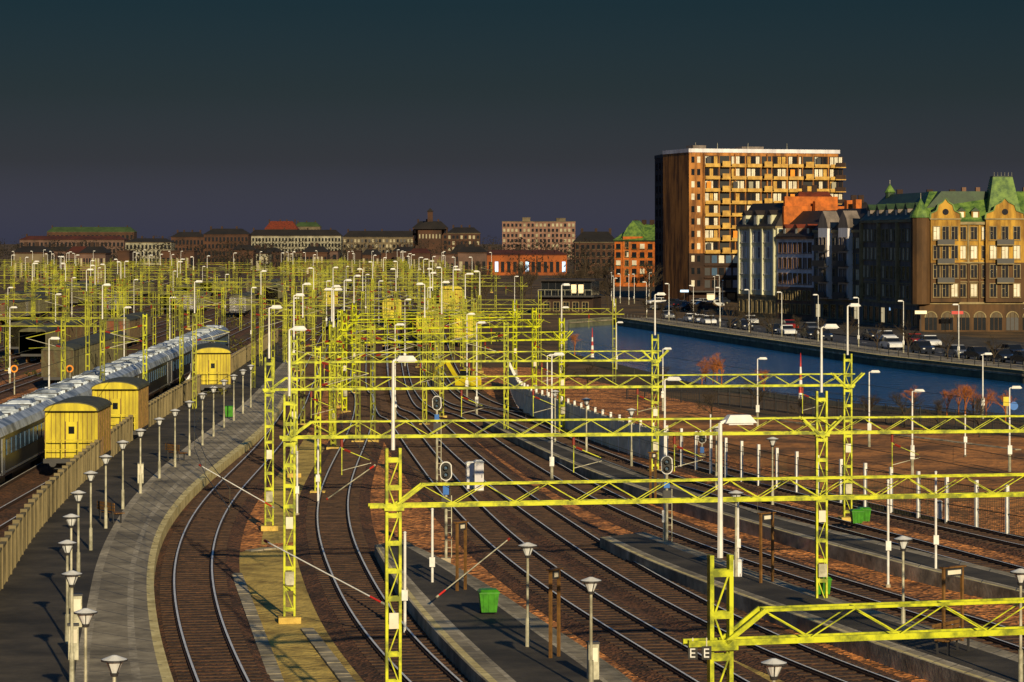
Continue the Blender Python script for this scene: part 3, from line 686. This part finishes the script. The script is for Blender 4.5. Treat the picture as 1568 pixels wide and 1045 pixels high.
for xx in (L*.3,L*.72):
    mb.box(xx-1.6,xx+1.6,-.9,.1,3.7,14.9,'whiteplaster'); mb.extr([(xx-1.8,14.9),(xx-1.2,16.3),(xx,17.6),(xx+1.2,16.3),(xx+1.8,14.9)],-.9,1.5,'greystone')
    windows(mb,xx-1.4,xx+1.4,4.4,4,2.45,2,.85,1.6,'greystone',['glass','glassblue'],y=-.9)
    for f in range(4): mb.box(xx-2.2,xx+2.2,-1.7,-.9,3.95+f*2.45,4.05+f*2.45,'darkgrey'); mb.box(xx-2.2,xx+2.2,-1.7,-1.66,4.05+f*2.45,4.9+f*2.45,'darkgrey')
mb.box(2,3,6,7,17.5,19.5,'orangebrick'); mb.box(L-3,L-2,6,7,17.5,19.8,'orangebrick')
mb.obj('townhouse')
a,b_=P(1320,497),P(1408,507.5); mb,L=bframe(a,b_)
mb.box(0,L,0,14,0,15.6,'greystone'); mb.box(-.1,L,-.35,14,15.6,16,'stone'); mb.box(0,L,-.15,0,3.6,3.95,'stone'); mb.box(0,L,-.1,0,6.6,6.75,'stone')
windows(mb,.4,L-.4,4.6,4,2.75,14,1.1,1.75,'stone',['glass','glass','glass','pane_light']); windows(mb,.4,L-.4,.7,1,3,9,2.2,2.2,'stone',['glass','glass','lit'])
mb.frus((-.1,L,-.4,14),16,(1.5,L-1,3.5,10),20,'copperdark')
for i in range(6): dormer(mb,3+i*(L-6)/5,16.1,1.7,1.5,.3,'greystone','copperdark')
for x in (0.6,L*.33,L*.66): mb.box(x-.35,x+.35,-.5,0,3.9,15.6,'stone')
mb.cyl((3.5,3.5,18),(3.5,3.5,20.3),.7,.7,'copperdark',10); mb.cyl((3.5,3.5,20.3),(3.5,3.5,21.6),.9,.05,'copper',10); mb.cyl((3.5,3.5,21.6),(3.5,3.5,22.2),.04,.04,'galv',5)
mb.obj('corner_apartment_house')
a,b_=P(1408,508),XY(1640,404); mb,L=bframe(a,b_)
mb.box(0,L,.1,14,0,15.2,'ochreshade'); mb.box(0,L,0,.1,9.9,15.2,'ochre'); mb.box(0,L,.05,.1,4.2,9.7,'ochreshade')
mb.box(-.1,L,-.4,14,15.2,15.6,'stone'); mb.box(0,L,-.1,0.1,0,3.9,'ochreshade'); mb.box(0,L,-.25,.1,3.9,4.2,'stone'); mb.box(0,L,-.2,.1,9.7,9.9,'stone'); mb.box(0,L,-.12,.1,7.0,7.12,'stone')
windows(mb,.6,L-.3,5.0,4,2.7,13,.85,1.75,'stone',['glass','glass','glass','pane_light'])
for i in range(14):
    x=.6+i*(L-.9)/13; mb.box(x-.14,x+.14,-.16,.1,9.9,15.2,'ochre' if i%2 else 'stone'); mb.box(x-.14,x+.14,-.16,.1,4.2,9.7,'ochreshade')
n=9
for i in range(n):
    x=1.6+i*(L-2.6)/(n-1)*.98; r=.85
    mb.box(x-r,x+r,-.13,-.1,.2,2.0,R.choice(['glass','glass','darkgrey']))
    mb.extr([(x+r*math.cos(math.pi*k/10),2.0+r*math.sin(math.pi*k/10)) for k in range(11)],-.13,-.1,'f_stone')
    pts=[(math.cos(math.pi*k/10),math.sin(math.pi*k/10)) for k in range(11)]
    for k in range(10):
        mb.beam((x+r*pts[k][0],-.16,2+r*pts[k][1]),(x+r*pts[k+1][0],-.16,2+r*pts[k+1][1]),.15,'stone',.15)
    for q in (-.3,.3): mb.box(x+q-.03,x+q+.03,-.16,-.13,.2,2.7,'ochreshade')
mb.frus((-.1,L,-.4,14),15.6,(2,L-2,5,9),20.0,'copper')
for x in (3.6,12.0,18.5):
    wd=2.1 if x!=12.0 else 2.7
    mb.box(x-wd,x+wd,-.8,3,4.2,9.8,'ochreshade'); mb.box(x-wd,x+wd,-.8,3,9.8,16.0,'ochre'); windows(mb,x-wd+.2,x+wd-.2,5.0,4,2.7,3,.85,1.8,'stone',['glass','glass','pane_light'],y=-.8)
    gp=[(-wd-.1,16),(-wd,16.8),(-wd*.6,17.2),(-wd*.5,18),(-wd*.2,18.4),(0,19.0),(wd*.2,18.4),(wd*.5,18),(wd*.6,17.2),(wd,16.8),(wd+.1,16)]
    mb.extr([(x+p,q) for p,q in gp],-.8,-.3,'ochre'); mb.extr([(x-wd,16),(x,18.6),(x+wd,16)],-.3,5,'copper')
    for k in range(len(gp)-1): mb.beam((x+gp[k][0],-.85,gp[k][1]),(x+gp[k+1][0],-.85,gp[k+1][1]),.2,'copper',.16)
    mb.cyl((x,-.83,17.0),(x,-.8,17.0),.45,.45,'glass',12); mb.box(x-wd-.1,x+wd+.1,-.95,-.8,15.9,16.1,'stone')
    for z in (7.0,9.7,12.4): mb.box(x-1.2,x+1.2,-1.5,-.8,z-.15,z,'stone'); mb.box(x-1.2,x+1.2,-1.5,-1.45,z,z+.7,'darkgrey')
mb.cyl((.2,.2,3.9),(.2,.2,16.2),1.4,1.4,'ochreshade',12); mb.cyl((.2,.2,16.2),(.2,.2,17.2),1.6,1.2,'copper',12); mb.cyl((.2,.2,17.2),(.2,.2,18.9),1.0,.05,'copper',12); mb.cyl((.2,.2,18.9),(.2,.2,19.7),.05,.03,'galv',5)
mb.frus((9.6,14.6,0,7),16,(10.7,13.5,2,5),22.0,'copper'); mb.box(10.7,13.5,2,5,22.0,22.15,'copperdark')
for x in range(6): mb.cyl((10.9+x*.5,2.1,22.1),(10.9+x*.5,2.1,22.7),.03,.02,'galv',4)
for x in (6,8,16): dormer(mb,x,16.0,1.1,1.1,.4,'ochre','copperdark')
for x in (7,9,15.8): mb.box(x-.3,x+.3,5,6,18.5,20.6,'brownstone')
mb.obj('ornate_apartment_building')
def simple(u0,u1,vt,Y,wall,roof,floors,cols,name,hr=4,trim='stone',panes=('glass',),rot=0,depth=18):
    a=XY(u0,Y); b_=XY(u1,Y+rot); mb,L=bframe(a,b_); h=ZV(vt,Y)
    mb.box(0,L,0,depth,0,h,wall); mb.box(-.2,L+.2,-.3,depth+.2,h,h+.35,trim)
    fh=(h-1)/floors; cw=L/cols
    for f in range(floors):
        for c in range(cols):
            x=cw*(c+.5); z=1+f*fh+.3; mb.box(x-cw*.27,x+cw*.27,-.12,0,z,z+fh*.58,R.choice(panes)); mb.box(x-cw*.32,x+cw*.32,-.2,0,z-.2,z,trim)
    if hr>0: mb.frus((-.3,L+.3,-.5,depth+.3),h+.35,(min(4,L*.2),L-min(4,L*.2),depth*.42,depth*.55),h+.35+hr,roof)
    k=3
    while k<L-2 and hr>0: mb.box(k-.5,k+.5,depth*.4,depth*.4+1,h,h+hr+1.6,'brickdark'); k+=L/R.choice([3,4,5])
    mb.obj(name); return mb
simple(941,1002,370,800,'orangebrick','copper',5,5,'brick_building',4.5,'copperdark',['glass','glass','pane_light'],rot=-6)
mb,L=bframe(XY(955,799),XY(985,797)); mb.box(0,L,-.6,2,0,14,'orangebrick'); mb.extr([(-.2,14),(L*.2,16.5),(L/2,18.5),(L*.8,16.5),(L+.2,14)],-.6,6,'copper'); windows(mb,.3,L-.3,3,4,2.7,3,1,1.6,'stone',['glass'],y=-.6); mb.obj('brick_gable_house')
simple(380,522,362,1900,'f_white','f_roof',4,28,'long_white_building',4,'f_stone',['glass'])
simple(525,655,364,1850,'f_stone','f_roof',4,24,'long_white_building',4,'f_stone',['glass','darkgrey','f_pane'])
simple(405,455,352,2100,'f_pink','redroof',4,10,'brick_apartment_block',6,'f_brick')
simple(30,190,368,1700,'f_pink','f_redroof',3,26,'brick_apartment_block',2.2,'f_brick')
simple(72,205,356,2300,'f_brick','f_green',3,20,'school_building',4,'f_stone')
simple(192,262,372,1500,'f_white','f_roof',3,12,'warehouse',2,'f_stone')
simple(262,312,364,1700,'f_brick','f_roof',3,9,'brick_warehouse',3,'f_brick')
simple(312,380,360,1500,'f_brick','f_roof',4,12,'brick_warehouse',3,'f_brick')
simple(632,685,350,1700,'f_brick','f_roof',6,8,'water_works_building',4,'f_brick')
mb,L=bframe(XY(640,1690),XY(676,1690)); mb.box(0,L,0,12,0,19.5,'f_brick'); mb.frus((-3,L+3,-2,14),19.5,(L*.3,L*.7,4,8),24,'f_roof'); mb.box(L*.4,L*.62,4,7,24,30,'f_brick'); mb.frus((L*.36,L*.66,3.5,7.5),30,(L*.5,L*.52,5,5.2),32,'f_roof')
for i in range(7): mb.box(i*L/7+.6,i*L/7+1.4,-.1,0,14,16.5,'f_pane')
mb.obj('clock_tower_building')
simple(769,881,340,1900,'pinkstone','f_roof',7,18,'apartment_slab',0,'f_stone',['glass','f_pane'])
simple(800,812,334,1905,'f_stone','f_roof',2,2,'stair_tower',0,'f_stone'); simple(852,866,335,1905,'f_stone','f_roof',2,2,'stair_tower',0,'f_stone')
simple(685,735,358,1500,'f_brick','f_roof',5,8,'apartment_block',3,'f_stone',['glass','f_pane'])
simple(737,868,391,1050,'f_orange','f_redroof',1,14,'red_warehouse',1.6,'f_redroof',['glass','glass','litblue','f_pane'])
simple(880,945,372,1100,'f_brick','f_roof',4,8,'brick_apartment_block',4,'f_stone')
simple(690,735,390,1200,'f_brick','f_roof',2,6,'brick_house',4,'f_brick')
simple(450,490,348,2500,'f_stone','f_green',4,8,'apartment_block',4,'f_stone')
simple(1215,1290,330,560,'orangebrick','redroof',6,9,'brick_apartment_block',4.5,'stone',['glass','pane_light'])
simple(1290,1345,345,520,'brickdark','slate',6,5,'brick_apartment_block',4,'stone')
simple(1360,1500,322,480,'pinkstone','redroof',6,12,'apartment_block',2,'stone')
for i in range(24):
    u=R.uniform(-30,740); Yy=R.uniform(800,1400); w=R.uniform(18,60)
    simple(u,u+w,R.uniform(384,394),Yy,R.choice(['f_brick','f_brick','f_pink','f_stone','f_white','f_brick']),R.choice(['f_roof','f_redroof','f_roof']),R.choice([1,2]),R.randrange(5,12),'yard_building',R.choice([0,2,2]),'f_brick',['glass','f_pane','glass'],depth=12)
a,b_=XY(826,500),XY(908,498); mb,L=bframe(a,b_)
mb.box(0,L,0,8,0,3,'brickdark'); mb.box(-.4,L+.4,-1.2,8.4,3,3.3,'darkgrey'); mb.box(.3,L-.3,.2,7.8,3.3,5.8,'glass'); mb.box(-.5,L+.5,-.8,8.5,5.8,6.15,'slate')
for i in range(8): mb.box(.3+i*(L-.7)/7,.4+i*(L-.7)/7,.1,.2,3.3,5.8,'darkgrey')
for i in range(4,6): mb.box(.6+i*(L-.7)/7,1.5+i*(L-.7)/7,.14,.2,3.7,5.2,'lit')
for i in range(9): mb.box(i*L/8-.03,i*L/8+.03,-1.15,-1.1,3.3,4.3,'galv')
mb.box(0,L,-1.15,-1.1,4.25,4.32,'galv'); windows(mb,.5,L-.5,.7,1,2,5,1,1.4,'stone',['glass'])
mb.obj('canal_pavilion')
def marker(u,v,h):
    mb=MB(); mb.cyl((0,0,-1.6),(0,0,0),.2,.2,'darkgrey',10); s=h/6
    for i in range(6): r=.2-.025*i; mb.cyl((0,0,i*s),(0,0,(i+1)*s),r,r-.025,'white' if i%2==0 else 'red',10)
    mb.cyl((0,0,h),(0,0,h+.6),.06,.02,'red',8); mb.box(-.3,.3,-.3,.3,-.05,0.05,'darkgrey'); mb.obj('channel_marker',P(u,v))
marker(1226,612,3.2); marker(907,548,2.7)
def car(c):
    mb=MB()
    body=[(-2.1,.35),(-2.15,.75),(-1.95,.9),(-1.2,.95),(1.0,.95),(1.9,.82),(2.15,.65),(2.1,.35)]
    mb.extr(body,-.86,.86,c)
    cab=[(-1.75,.94),(-1.25,1.4),(.25,1.42),(1.0,.94)]; mb.extr(cab,-.74,.74,'glass'); mb.extr([(-1.3,1.38),(-1.2,1.45),(.2,1.47),(.32,1.38)],-.75,.75,c)
    for x in (-1.3,1.35):
        for y in (-.88,.72): mb.cyl((x,y,.33),(x,y+.17,.33),.33,.33,'black',12); mb.cyl((x,y-.01,.33),(x,y+.18,.33),.18,.18,'galv',10)
    mb.box(-.64,-.56,-.77,.77,.94,1.4,c)
    for y in (-.65,.45): mb.box(2.1,2.16,y,y+.25,.6,.72,'lampglass'); mb.box(-2.17,-2.1,y,y+.25,.65,.8,'red')
    return mb.mesh('parked_car')
CM=[car('carwhite'),car('cardark'),car('carsilver'),car('carred')]
frc=resamp(fr,step=6.2); Nn=norms(frc)
for i in range(1,len(frc)-1):
    t=frc[i+1]-frc[i]; ang=math.atan2(t.y,t.x)
    if R.random()<.6: inst(CM[R.choice([0,1,1,1,2,2])],'parked_car',frc[i]-Nn[i]*7.8,ang)
    if R.random()<.3: inst(CM[R.choice([0,1,2,3])],'parked_car',frc[i]-Nn[i]*14.4,ang)
for i in range(14): inst(CM[R.choice([0,1,1,1,2])],'parked_car',XY(R.uniform(920,1110),R.uniform(510,580)),R.uniform(0,6))
slm=tlamp(6.0)
for i in range(0,len(frc)-1,3): inst(slm,'street_lamp',frc[i]-Nn[i]*5.5,math.pi)
for i in range(10): inst(slm,'street_lamp',XY(R.uniform(920,1120),R.uniform(480,620)),R.uniform(0,6))
for (u,Y,m) in [(1370,422,'litblue'),(1048,570,'litblue'),(1410,402,'lit'),(1466,400,'red')]:
    mb=MB(); mb.cyl((0,0,0),(0,0,2.6),.05,.05,'darkgrey',6); mb.box(-.9,.9,-.1,.1,2.5,3.1,'darkgrey'); mb.box(-.82,.82,-.12,-.1,2.58,3.02,m); mb.obj('illuminated_sign',XY(u,Y))
# ------------------------------------------------------------ trees
def bare_tree(h,spread,depth,m='bark',r0=.14,seed=1,twm=None):
    rr=random.Random(seed); mb=MB()
    def br(p,d,l,r,k):
        q=p+d*l; mb.cyl(p,q,r,r*.65,(twm if (twm and k<=2) else m),5 if k>2 else 3,False)
        if k==0: return
        for i in range(rr.choice([3,3,4]) if k<depth else 4):
            nd=(d+Vector((rr.uniform(-1,1),rr.uniform(-1,1),rr.uniform(-.35,.7)))*spread).normalized()
            br(p+d*l*rr.uniform(.55,1),nd,l*rr.uniform(.6,.82),r*.58,k-1)
    br(Vector((0,0,0)),Vector((0,0,1)),h*.3,r0,depth); return mb.mesh('bare_tree')
BT=[bare_tree(7,.75,5,seed=i) for i in (1,2,3)]
OB=[bare_tree(4,.95,5,'twig_orange',.07,seed=9+i,twm='twig_orange') for i in (0,1,2)]
for (u,v) in [(1080,586),(1092,588),(1105,590),(1075,592),(1450,638),(1468,636),(1490,640),(1510,640),(1540,646),(880,545),(1170,608),(1398,632),(1098,584),(1478,642)]:
    inst(OB[R.randrange(3)],'shrub',P(u,v),R.uniform(0,6),R.uniform(.6,.95))
for (u,v) in [(1090,645),(1160,640),(1230,650),(1330,660),(1385,655),(1440,665),(860,600),(900,600),(1010,615),(1500,670)]:
    inst(BT[R.randrange(3)],'bare_tree',P(u,v),R.uniform(0,6),R.uniform(.35,.55))
for i in range(1,len(frc)-1,2): inst(BT[R.randrange(3)],'bare_tree',frc[i]-Nn[i]*4.2,R.uniform(0,6),R.uniform(.5,.75))
for i in range(46): inst(BT[R.randrange(3)],'bare_tree',XY(R.uniform(640,1000),R.uniform(520,850)),R.uniform(0,6),R.uniform(.8,1.5))
mb=MB()
for i in range(360):
    Yy=R.uniform(950,2500); u=R.uniform(-60,1000) if i%4 else R.uniform(880,1010); c=XY(u,Yy); hh=R.uniform(9,17)*(1.15 if Yy>2000 else .8); rx=R.uniform(5,11)
    for k in range(170):
        a=R.uniform(0,6.28); q=R.random()**.5; zz=R.uniform(-1,1); rad=rx*math.sqrt(max(0,1-zz*zz))*q
        p=Vector((c.x+math.cos(a)*rad*(1+.3*math.sin(3*a+i)),c.y+math.sin(a)*rad,hh*.62+zz*hh*.38)); s=R.uniform(.3,1.0)
        d1=Vector((R.uniform(-1,1),R.uniform(-1,1),R.uniform(-1,1)))*s; d2=Vector((R.uniform(-1,1),R.uniform(-1,1),R.uniform(-1,1)))*s
        mb.poly([p,p+d1,p+d2],'foliage_far')
    mb.cyl((c.x,c.y,0),(c.x,c.y,hh*.6),.3,.2,'bark',4,False)
mb.obj('distant_trees')
mb=MB()
for i in range(190):
    Yy=R.uniform(230,900); u=R.uniform(0,760); c=XY(u,Yy); rx=R.uniform(.6,2.2)
    for k in range(60):
        a=R.uniform(0,6.28); rad=rx*R.random()**.5; p=Vector((c.x+math.cos(a)*rad,c.y+math.sin(a)*rad,R.uniform(0,1)*rx*.9*(1-rad/rx*.6))); s=.28
        mb.poly([p,p+Vector((R.uniform(-s,s),R.uniform(-s,s),R.uniform(0,s))),p+Vector((R.uniform(-s,s),R.uniform(-s,s),R.uniform(-s,s)))],'bush')
mb.obj('yard_undergrowth')
# ------------------------------------------------------------ light, sky, camera
el=math.radians(17); sv=Vector((.24,-.97,0)).normalized()*math.cos(el)+Vector((0,0,math.sin(el)))
sd=bpy.data.lights.new('sun','SUN'); sd.energy=5.0; sd.angle=math.radians(.5); sd.color=(1,.80,.48)
so=bpy.data.objects.new('sun',sd); so.rotation_euler=sv.to_track_quat('Z','Y').to_euler(); sc.collection.objects.link(so)
wd=bpy.data.worlds.new('World'); sc.world=wd; wd.use_nodes=True; nt=wd.node_tree; bg=nt.nodes['Background']
sky=nt.nodes.new('ShaderNodeTexSky'); sky.sky_type='NISHITA'; sky.sun_disc=False; sky.sun_elevation=el; sky.sun_rotation=math.atan2(sv.x,sv.y)
tc=nt.nodes.new('ShaderNodeTexCoord'); sp=nt.nodes.new('ShaderNodeSeparateXYZ'); nt.links.new(tc.outputs['Generated'],sp.inputs[0])
cr=nt.nodes.new('ShaderNodeValToRGB'); e=cr.color_ramp.elements
e[0].position=0; e[0].color=(.19,.21,.50,1); e[1].position=.085; e[1].color=(.034,.068,.10,1)
x=e.new(.028); x.color=(.095,.105,.19,1); x=e.new(.052); x.color=(.058,.080,.12,1); x=e.new(.12); x.color=(.06,.13,.24,1); x=e.new(.25); x.color=(.28,.62,1.0,1)
nt.links.new(sp.outputs['Z'],cr.inputs['Fac'])
mx=nt.nodes.new('ShaderNodeMix'); mx.data_type='RGBA'; mx.blend_type='MULTIPLY'; mx.inputs['Factor'].default_value=1
nt.links.new(sky.outputs['Color'],mx.inputs[6]); nt.links.new(cr.outputs['Color'],mx.inputs[7]); nt.links.new(mx.outputs[2],bg.inputs['Color']); bg.inputs['Strength'].default_value=.06
cd=bpy.data.cameras.new('camera'); cd.lens=100; cd.sensor_width=36; cd.shift_y=-(522.5-V0)/1568; cd.clip_start=1; cd.clip_end=20000
co=bpy.data.objects.new('camera',cd); co.location=(0,0,H); co.rotation_euler=(math.radians(90),0,0); sc.collection.objects.link(co); sc.camera=co
sc.view_settings.view_transform='Standard'; sc.view_settings.look='None'; sc.view_settings.exposure=0
